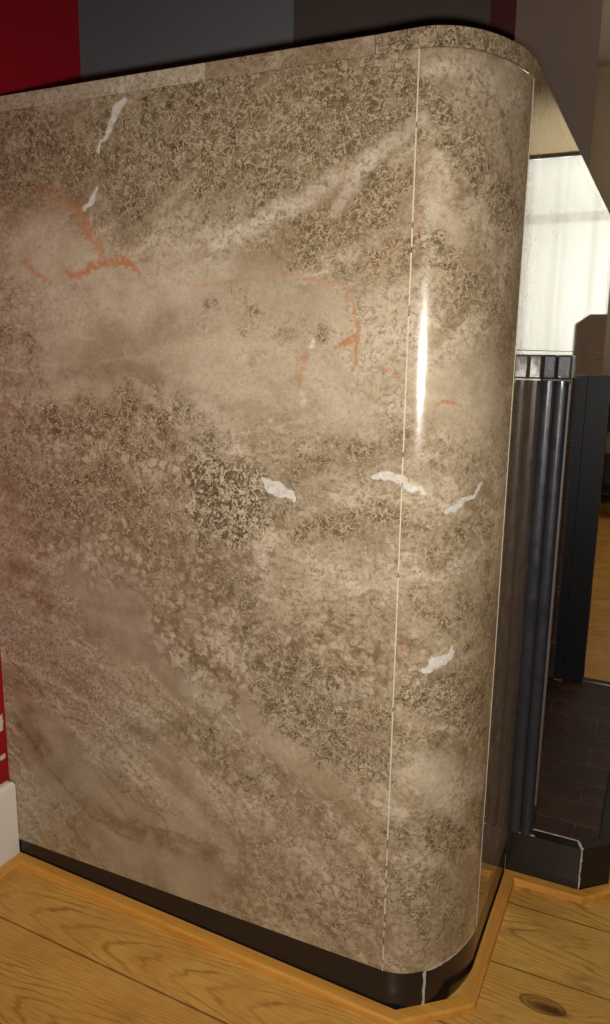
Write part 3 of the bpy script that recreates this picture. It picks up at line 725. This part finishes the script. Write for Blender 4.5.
# side panel (u runs with y)
y0, y1 = YS+.0006, YB-.0003
bm = grid_slab(350, 600, lambda s, t: (0., y1+(y0-y1)*s, ZP+.0004+(ZM-ZP-.0008)*t),
               lambda s, j: (.02, y1+(y0-y1)*s, (ZP+.0004, ZM-.0004)[j]))
side = link('side_panel', bm, M['marble'], fp)
set_marble(side, lambda c: (c[:, 1], c[:, 2]))
# rounded corner panel
TT = np.linspace(0, ET, 400)
LL = np.concatenate([[0], np.cumsum(np.hypot(np.diff(EA*(1-np.cos(TT))), np.diff(RC-EB*np.sin(TT))))])
ARC = float(LL[-1])
def ell(t, inset=0.):
    """point of the corner outline at parameter t, moved inwards by inset"""
    x, y = EA*(1-math.cos(t)), RC-EB*math.sin(t)
    nx, ny = math.cos(t)/EA, math.sin(t)/EB
    l = math.hypot(nx, ny)
    return (x+inset*nx/l, y+inset*ny/l)
def corner(s, inset):
    return ell(float(np.interp(s*ARC, LL, TT)), inset)
bm = grid_slab(96, 600, lambda s, t: (*corner(s, 0.), ZP+.0004+(ZM-ZP-.0008)*t),
               lambda s, j: (*corner(s, .02), (ZP+.0004, ZM-.0004)[j]))
cor = link('corner_panel', bm, M['marble'], fp)
def arc_u(x):
    return RC-np.interp(np.arccos(np.clip(1-x/EA, -1, 1)), TT, LL)
def corner_uv(c):
    return arc_u(c[:, 0]), c[:, 2]
set_marble(cor, corner_uv, hone=lambda u: np.clip((u-RC+ARC)/.06, 0, 1))
for p in cor.data.polygons:
    if len(p.vertices) == 4 and abs(p.normal.z) < .5: p.use_smooth = True
# pale joint either side of the rounded panel
bm = bmesh.new()
z = ZP
while z < ZM-.002:
    L = random.uniform(.02, .16) if z > .25 else random.uniform(.006, .03)
    z2 = min(z+L, ZM-.001)
    add_box(bm, -.0005, .004, YS-.0008, YS+.0009, z, z2)
    z = z2+random.choice((.0, .001, .006, .012) if z > .25 else (.006, .014))
link('pale_joint', bm, M['joint'], fp)
link('front_joint', box(XF+.0002, XF+.0015, -.0004, .004, ZP+.001, ZM-.001), M['joint'], fp)

# front panel: two legs and a lintel round the opening
def front_piece(name, x0, x1, z0, z1):
    o = link(name, box(x0, x1, 0., .02, z0, z1), M['marble'], fp)
    set_marble(o, lambda c: (-c[:, 0]-.3, c[:, 2]), dict(smoo=.75, dark=.5, dend=.35), hone=0.)  # front stone toned browner: shade of grazing light put into its colour
    return o
ZL = .9035
front_piece('front_leg', XF+.0016, OX0, HZ*0+ZP+.0005, ZL-.0005)
front_piece('front_leg', OX1, XR, ZP+.0005, ZL-.0005)
front_piece('lintel', OX0+.0005, OX1-.0005, OZ, ZL-.0005)
front_piece('frieze', XF+.0016, XR, ZL+.0005, ZM-.0004)
o = link('end_panel', box(XR-.02, XR, .0205, YB-.0005, ZP+.0005, ZM-.0005), M['marble'], fp)
set_marble(o, lambda c: (c[:, 1]+2, c[:, 2]), dict(dend=.5))

# top slabs with the same rounded corner
def arc_pts(inset=0., n=30):
    return [ell(ET*k/n, inset) for k in range(n+1)]
def slab(name, pts, seed, att):
    bm = bmesh.new()
    add_prism(bm, pts, ZM, ZT, bevel=.0012)
    o = link(name, bm, M['marble'], fp)
    def uvf(c):
        u = np.where(c[:, 1] >= RC, c[:, 1], np.where(c[:, 0] < XF, arc_u(c[:, 0]), RC-ARC-(c[:, 0]-XF)))
        return u+seed, c[:, 2]+np.where(c[:, 0] > .001, c[:, 0]*.3, 0)
    set_marble(o, uvf, att, hone=lambda u: np.clip((u-seed-RC+ARC)/.05, 0, 1))
    return o
slab('top_slab', [(0, .3755), (.26, .3755), (.26, YB-.0005), (0, YB-.0005)], 3.1, dict(dend=.12, pink=.7, lite=.3))
slab('top_slab', [(0, .1515), (.26, .1515), (.26, .3745), (0, .3745)], 4.7, dict(dend=.4, pink=.2, dark=.3, ora=.06))
slab('top_slab', arc_pts() + [(.60, 0), (.60, .1505), (0, .1505)], 6.2, dict(dend=.8, dark=.25, lite=.15))
slab('top_slab', [(.601, 0), (XR, 0), (XR, YB-.0005), (.601, YB-.0005)], 8.2, dict(dend=.5))
slab('top_slab', [(.2605, .1515), (.6, .1515), (.6, YB-.0005), (.2605, YB-.0005)], 9.2, dict(dend=.4))

# black plinth, set a hair back, with its pale joint
pp = [(.0010, YB-.0005)] + arc_pts(.001) + [(HX0-.0005, .001), (HX0-.0005, .03), (.12, .03), (.03, .12), (.03, YB-.0005)]
link('plinth', prism(pp, -.024, ZP), M['tile'], fp)
link('plinth', prism([(HX1+.001, .001), (XR-.001, .001), (XR-.001, YB-.0005), (XR-.03, YB-.0005), (XR-.03, .03), (HX1+.001, .03)], -.024, ZP), M['tile'], fp)
bm = bmesh.new()
a0 = math.radians(32.)
(cx, cy), (ex, ey) = ell(a0), ell(a0+.02)
l = math.hypot(ex-cx, ey-cy); tx, ty = (ex-cx)/l, (ey-cy)/l
nx, ny = ty, -tx
zz = -.009
while zz < ZP-.001:
    w = random.uniform(.0011, .0026); h = random.uniform(.004, .008); k = random.uniform(-.0007, .0007)
    q = [(cx+tx*(k-w)+nx*.0006, cy+ty*(k-w)+ny*.0006), (cx+tx*(k+w)+nx*.0006, cy+ty*(k+w)+ny*.0006),
         (cx+tx*(k+w)-nx*.004, cy+ty*(k+w)-ny*.004), (cx+tx*(k-w)-nx*.004, cy+ty*(k-w)-ny*.004)]
    add_prism(bm, q, zz, min(zz+h, ZP)); zz += h*.92
# grout smeared along the top of the plinth
for k in range(22):
    a = math.radians(33+k*2.05); a2 = a+math.radians(2.1)
    p1, p2 = ell(a, -.0004), ell(a2, -.0004)
    add_prism(bm, [p1, p2, (p2[0]+.004, p2[1]+.004), (p1[0]+.004, p1[1]+.004)], ZP-.0012-random.uniform(0, .0012), ZP+.0010)
bmesh.ops.recalc_face_normals(bm, faces=bm.faces)
link('plinth_grout', bm, M['grout'], fp)

# iron post beside the opening: two rounded flutes towards the side, a capped block on top
def post_outline(x0, x1, d, g=.0022):
    """section in x,y; d = projection into the room"""
    pts = [(x1, 0.0), (x0, 0.0)]
    for a, b in ((0., d*.5-g*.5), (d*.5+g*.5, d-.0025)):
        for k in range(7):
            t = k/6
            pts.append((x0-.0030*math.sin(PI*t)**.6, -(a+(b-a)*t)))
        if a == 0.: pts.append((x0+.0028, -d*.5))
    pts += [(x0+.0045, -d), (x1, -d)]
    return pts
def ccw(p): 
    s = sum(a[0]*b[1]-b[0]*a[1] for a, b in zip(p, p[1:]+p[:1]))
    return p if s > 0 else p[::-1]
PX = HX0+.001
pz = .8575
po = link('frame_post', prism(ccw(post_outline(PX, OX0-.0005, .0405)), HZ+.0006, pz), M['iron'], fp)
po.location.y = -.0005
bm = bmesh.new()
for (a, b) in ((-.0436, -.0217), (-.0209, -.0008)):
    add_box(bm, PX-.0045, OX0-.0005, a, b, pz+.0025, .8975, bevel=.0028, seg=2)
add_box(bm, PX-.001, OX0-.002, -.041, -.002, pz+.0001, pz+.0026)
link('post_cap', bm, M['iron'], po)
link('edge_strip', box(PX-.0012, PX+.006, -.0452, -.0412, HZ+.0606, pz-.004, bevel=.001), M['edge_sheen'], po)  # paler strip: light reflected along the post edge, put into its colour
# far iron jamb
link('frame_jamb', prism(ccw([(OX1+.0005, -.052), (OX1+.03, -.052), (OX1+.034, -.047), (OX1+.034, -.0005), (OX1+.0005, -.0005)]), HZ+.0006, OZ-.001), M['soot'], fp)
bm = bmesh.new(); add_box(bm, OX1-.012, OX1-.0005, .0, .021, HZ+.0006, OZ-.001)
jl = link('jamb_lining', bm, M['soot'], fp)
# firebox
bm = bmesh.new()
add_box(bm, OX0-.06, OX0-.002, .0205, .40, HZ+.0006, OZ+.05)
add_box(bm, OX1-.006, OX1+.06, .0215, .40, HZ+.0006, OZ+.05)
add_box(bm, OX0-.06, OX1+.06, .40, .46, HZ+.0006, OZ+.05)
add_box(bm, OX0-.06, OX1+.06, .0205, .46, OZ+.0505, OZ+.09)
link('firebox', bm, M['brick'], fp)

# ------------------------------------------------------------------ hearth
he = thing('hearth', 'raised hearth of dark brick edged with black tiles and pale grout, on pine boards', 'hearth', (.75, -.08, 0))
k1 = [(HX0, .0), (HX0, -.126), (.4222, HY), (HX1-.04, HY), (HX1, -.126), (HX1, .0)]
t = .0235
k2 = [(HX1-t, .0), (HX1-t, -.117), (HX1-.05, HY+t), (.4322, HY+t), (HX0+t, -.117), (HX0+t, .0)]
def kerb(a, b, c, d):
    return prism(ccw([a, b, c, d]), -.026, HZ, bevel=.0012)
g2 = .0011
segs = [((k1[0], k1[1]), (k2[4], k2[5])), ((k1[1], k1[2]), (k2[3], k2[4])), ((k1[2], k1[3]), (k2[2], k2[3])), ((k1[3], k1[4]), (k2[1], k2[2])), ((k1[4], k1[5]), (k2[0], k2[1]))]
for (a, b), (c, d) in segs:
    link('kerb_tile', kerb(a, b, c, d), M['tile'], he)
# brick bed between kerbs and running into the opening
bed = [(HX0+t+.0006, -.0006), (HX0+t+.0006, -.1165), (.4325, HY+t+.0006), (HX1-.0503, HY+t+.0006), (HX1-t-.0006, -.1165), (HX1-t-.0006, -.0006)]
link('brick_bed', prism(ccw(bed), -.018, HZ-.002), M['brick'], he)
link('firebox_floor', prism(ccw([(OX0+.0006, .0), (OX1-.0130, .0), (OX1-.0130, .0215), (OX1+.04, .0215), (OX1+.04, .44), (OX0-.04, .44), (OX0-.04, .0215), (OX0+.0006, .0215)]), -.016, HZ-.002), M['brick'], fp)
# pale grout: down the canted corner, along the inner edge, at the post foot
bm = bmesh.new()
zz = -.012
while zz < HZ-.001:
    w = random.uniform(.0008, .0014); h = random.uniform(.004, .009); k = random.uniform(-.0003, .0003)
    add_prism(bm, ccw([(HX0-.0006, -.126+w+k), (HX0+.0003-.0004, -.126-w*.4+k), (HX0+.004, -.126-w+k-.002), (HX0+.005, -.126+w)]), zz, min(zz+h, HZ+.0004)); zz += h*.93
bmesh.ops.recalc_face_normals(bm, faces=bm.faces)
link('corner_grout', bm, M['grout'], he)
bm = bmesh.new()
def streak(bm, p, q, w0, w1, z, n=10):
    p, q = Vector(p), Vector(q); d = (q-p).normalized(); nn = Vector((-d.y, d.x))
    for i in range(n):
        a = p+(q-p)*(i/n); b = p+(q-p)*((i+1.02)/n)
        w = random.uniform(w0, w1)
        add_prism(bm, ccw([tuple(a-nn*w), tuple(b-nn*w), tuple(b+nn*w), tuple(a+nn*w)]), z-.002, z+.0004+random.uniform(0, .0003))
streak(bm, (HX0+t-.001, -.035), (HX0+t-.001, -.116), .0006, .0013, HZ)
streak(bm, (HX0+t-.001, -.117), (HX0+.001, -.126), .0014, .0024, HZ, 5)
bmesh.ops.recalc_face_normals(bm, faces=bm.faces)
link('kerb_grout', bm, M['grout'], he)
bm = bmesh.new(); streak(bm, (HX0+.0025, -.046), (HX0+.0025, -.002), .0008, .0016, HZ, 6)
bmesh.ops.recalc_face_normals(bm, faces=bm.faces); link('post_grout', bm, M['grout'], he)

# ------------------------------------------------------------------ room beyond
# sheer curtain with its rail
n = NT('sheer_curtain')
p = n.geo()
wv = n.noise(n.vmath('MULTIPLY', p, (1, 1, .02)), 9, 2)
colr = n.mix(wv, (.80, .78, .72), (.95, .93, .88))
df = n.n('ShaderNodeBsdfDiffuse', {'Color': colr}); tl = n.n('ShaderNodeBsdfTranslucent', {'Color': colr})
m1 = n.n('ShaderNodeMixShader', {0: .72, 1: df.outputs[0], 2: tl.outputs[0]})
tp = n.n('ShaderNodeBsdfTransparent', {'Color': (1, 1, 1, 1)})
m2 = n.n('ShaderNodeMixShader', {0: .12, 1: m1.outputs[0], 2: tp.outputs[0]})
n.t.links.new(m2.outputs[0], n.out.inputs[0])
cu = thing('curtain', 'sheer white curtain over the far window, glowing in the polished marble front', 'curtain', (WX-.1, (WY0+WY1)/2, .66))
bm = bmesh.new()
ny, nz = 260, 10
cols = []
for i in range(ny+1):
    y = WY0-.1+(WY1-WY0+.16)*i/ny
    col = []
    for j in range(nz+1):
        zf = j/nz
        a = .014*math.sin(y*38)+.009*math.sin(y*61+1.3)+.006*math.sin(y*23+zf)
        col.append(bm.verts.new((WX-.10+a*(1.0-.4*zf), y, .66+(2.190-.66)*zf)))
    cols.append(col)
for i in range(ny):
    for j in range(nz):
        bm.faces.new((cols[i][j], cols[i][j+1], cols[i+1][j+1], cols[i+1][j]))
link('curtain_cloth', bm, n.m, cu, smooth=True)
bm = bmesh.new(); add_tube(bm, (WX-.10, WY0-.2, 2.205), (WX-.10, WY1+.2, 2.205), .013)
for y in (WY0-.12, WY1+.12):
    add_tube(bm, (WX-.10, y, 2.205), (WX-.0005, y, 2.205), .009)
link('curtain_rail', bm, M['dark_wood'], cu)

# added translucent blind, so the band above the rail glows beige
n = NT('buff_glow_cloth'); p = n.geo()
cc_ = n.mix(n.noise(n.vmath('MULTIPLY', p, (1, .1, 1)), 60, 3), (.62, .55, .43), (.70, .62, .49))
df = n.n('ShaderNodeBsdfDiffuse', {'Color': cc_}); tl = n.n('ShaderNodeBsdfTranslucent', {'Color': cc_})
m1 = n.n('ShaderNodeMixShader', {0: .85, 1: df.outputs[0], 2: tl.outputs[0]}); n.t.links.new(m1.outputs[0], n.out.inputs[0])
bl = thing('added_blind', 'added buff blind glowing above the sheer curtain rail', 'blind', (WX-.05, (WY0+WY1)/2, 2.2))
link('glow_cloth', box(WX-.052, WX-.050, WY0-.06, WY1+.06, 2.232, 2.66), n.m, bl)
link('bottom_bar', box(WX-.058, WX-.044, WY0-.06, WY1+.06, 2.205, 2.2318, bevel=.003), M['cab'], bl)
bm = bmesh.new(); add_tube(bm, (WX-.035, WY0-.07, 2.68), (WX-.035, WY1+.07, 2.68), .022); link('roller', bm, n.m, bl)

# added fill light, out of view, brightening the floor past the hearth
n = NT('fill_light_glow')
em = n.n('ShaderNodeEmission', {'Color': (1., .86, .66, 1), 'Strength': 45.}); n.t.links.new(em.outputs[0], n.out.inputs[0])
cl = thing('fill_light', 'added round fill light, unseen overhead past the hearth', 'fill light', (3.0, -1.5, 2.75))
bm = bmesh.new(); add_tube(bm, (3.0, -1.5, 2.715), (3.0, -1.5, 2.7503), .21, n=40); link('fill_light_base', bm, M['frame'], cl)
bm = bmesh.new(); bmesh.ops.create_uvsphere(bm, u_segments=32, v_segments=16, radius=.19)
for v in bm.verts: v.co.z *= .38
bmesh.ops.translate(bm, verts=bm.verts, vec=(3.0, -1.5, 2.714)); link('fill_light_globe', bm, n.m, cl, smooth=True)

# dark cabinet with a canted top, seen mirrored in the marble
cb = thing('cabinet', 'tall dark brown cabinet with canted top corner in front of the curtained window', 'cabinet', (4.0, -.15, 0))
bm = bmesh.new()
prof = [(-.345, .04), (.05, .04), (.05, 1.137), (-.27, 1.137), (-.345, 1.083)]
lo = [bm.verts.new((3.78, y, z)) for y, z in prof]; hi = [bm.verts.new((4.22, y, z)) for y, z in prof]
bm.faces.new(lo[::-1]); bm.faces.new(hi)
for i in range(5):
    j = (i+1) % 5; bm.faces.new((lo[i], lo[j], hi[j], hi[i]))
bmesh.ops.recalc_face_normals(bm, faces=bm.faces)
bmesh.ops.bevel(bm, geom=bm.edges[:], offset=.004, segments=2, profile=.5, affect='EDGES')
link('cabinet_body', bm, M['cab'], cb)
for a, b in ((-.338, -.150), (-.145, .043)):
    d = link('cabinet_door', box(3.762, 3.7795, a, b, .07, 1.03, bevel=.004), M['cab'], cb)
    bm = bmesh.new(); add_tube(bm, (3.745, (-.163 if a < -.2 else -.132), .58), (3.7618, (-.163 if a < -.2 else -.132), .58), .009)
    k = link('knob', bm, M['brass'], d)
bm = box(3.80, 4.20, -.33, .035, .0005, .0395); link('cabinet_base', bm, M['dark_wood'], cb)

# low bookcase in the alcove beyond the fireplace
bc = thing('bookcase', 'low dark wood bookcase against the far wall beyond the black fireplace jamb', 'bookcase', (4.6, .4, 0))
BX0, BX1, BY0, BY1, BZ = 4.28, 4.62, .07, .77, .78
bm = bmesh.new()
add_box(bm, BX0, BX1, BY0, BY0+.022, .0005, BZ-.0225, bevel=.002); add_box(bm, BX0, BX1, BY1-.022, BY1, .0005, BZ-.0225, bevel=.002)
add_box(bm, BX1-.012, BX1-.0002, BY0+.0222, BY1-.0222, .0005, BZ-.0225)
link('bookcase_side', bm, M['dark_wood'], bc)
link('bookcase_top', box(BX0-.012, BX1, BY0-.012, BY1+.012, BZ-.022, BZ, bevel=.003), M['dark_wood'], bc)
for zs in (.05, .29, .53):
    link('bookcase_shelf', box(BX0+.004, BX1-.0125, BY0+.0225, BY1-.0225, zs, zs+.02, bevel=.002), M['dark_wood'], bc)
# things on its shelves
papers = plain('cream_card', (.62, .55, .46), .7, .06, 20)
b = thing('storage_box', 'cream card storage box on the middle shelf of the low bookcase', 'box', (4.43, .195, .3103))
link('box_body', box(4.30, 4.56, .13, .26, .3103, .42, bevel=.003), papers, b)
link('box_lid', box(4.297, 4.563, .1285, .2615, .4203, .445, bevel=.003), papers, b)
spines = [((.25, .045, .03), 'red'), ((.07, .10, .22), 'blue'), ((.42, .37, .28), 'buff'), ((.06, .09, .06), 'dark green'), ((.30, .18, .07), 'tan')]
yy = .10
for i, (c_, nm) in enumerate(spines):
    w = .026+.006*(i % 3); h = .175+.012*((i*2) % 4)
    bk = thing('book', '%s book standing on the top shelf of the low bookcase' % nm, 'book', (4.39, yy+w/2, .5503), 'books on the low bookcase')
    bm = bmesh.new()
    add_box(bm, 4.31, 4.45, yy, yy+.003, .5503, .5503+h); add_box(bm, 4.31, 4.45, yy+w-.003, yy+w, .5503, .5503+h)
    add_box(bm, 4.307, 4.311, yy, yy+w, .5503, .5503+h)
    link('cover', bm, plain('book_cover_'+nm.replace(' ', '_'), c_, .55, .1), bk)
    link('pages', box(4.3112, 4.447, yy+.0032, yy+w-.0032, .5535, .5503+h-.003), papers, bk)
    yy += w+.002

# reddish wooden table under the window, mirrored in the marble
tb = thing('table', 'reddish brown wooden table under the curtained window', 'table', (4.45, -.95, 0))
link('table_top', box(4.15, 4.72, -1.55, -.42, .655, .690, bevel=.006), M['red_wood'], tb)
bm = bmesh.new()
add_box(bm, 4.19, 4.21, -1.50, -.47, .56, .6545); add_box(bm, 4.66, 4.68, -1.50, -.47, .56, .6545)
add_box(bm, 4.211, 4.659, -1.50, -1.48, .56, .6545); add_box(bm, 4.211, 4.659, -.49, -.47, .56, .6545)
link('apron', bm, M['red_wood'], tb)
for x in (4.19, 4.63):
    for y in (-1.50, -.52):
        link('leg', box(x, x+.05, y, y+.05, .0005, .5595, bevel=.004), M['red_wood'], tb)
# pale ribbed floor mat in front of the far end of the hearth
n = NT('ribbed_mat'); p = n.geo()
sx = n.n('ShaderNodeSeparateXYZ', {0: p}).outputs[0]
rib = n.math('PINGPONG', n.mul(sx, 24.), 1.)
c_ = n.mix(n.step(rib, .55, 1.), (.52, .42, .29), (.30, .23, .15))
mt_ = n.bsdf(c_, .85, bump=rib, bump_d=.002)
bm = box(1.30, 2.55, -1.15, -.16, .0006, .008, bevel=.003)
tag(link('floor_mat', bm, mt_), 'pale ribbed mat lying on the floorboards past the far hearth end', 'mat')

for o in list(COL.objects):
    if o.parent is None and o.get('category') in ('cabinet', 'bookcase', 'box', 'book', 'table', 'mat'):
        o.location.z += FZ
# ------------------------------------------------------------------ camera
S = .9
cam = bpy.data.cameras.new('camera'); co = bpy.data.objects.new('camera', cam); COL.objects.link(co)
right = Vector((.42460608, -.90526771, .01414427))
down = Vector((-.17920203, -.09934569, -.97878346))
fwd = Vector((.88746623, .41306273, -.20440859))
mw = Matrix((( right.x, -down.x, -fwd.x, -.9), (right.y, -down.y, -fwd.y, -.189), (right.z, -down.z, -fwd.z, .9), (0, 0, 0, 1)))
co.matrix_world = mw
cam.sensor_fit = 'VERTICAL'; cam.sensor_height = 24.; cam.sensor_width = 24*610/1024; cam.lens = 18.223
cam.clip_start = .02
sc.camera = co

# ------------------------------------------------------------------ light
w = bpy.data.worlds.new('overcast_sky'); sc.world = w; w.use_nodes = True
w.node_tree.nodes['Background'].inputs[0].default_value = (1., .97, .90, 1)
w.node_tree.nodes['Background'].inputs[1].default_value = 4.0
# the camera's own flash, a little below the lens
fl = bpy.data.lights.new('camera_flash', 'SPOT'); fo = bpy.data.objects.new('camera_flash', fl); COL.objects.link(fo)
fl.energy = 47.; fl.color = (1., .95, .86); fl.spot_size = math.radians(105); fl.spot_blend = .9; fl.shadow_soft_size = .016
fo.matrix_world = mw.copy()
fo.location = Vector((-.9, -.189, .9)) + .03*down + .02*fwd
sc.view_settings.view_transform = 'Standard'
sc.view_settings.look = 'None'
sc.view_settings.exposure = 0.
sc.view_settings.gamma = 1.
sc.view_settings.use_curve_mapping = False
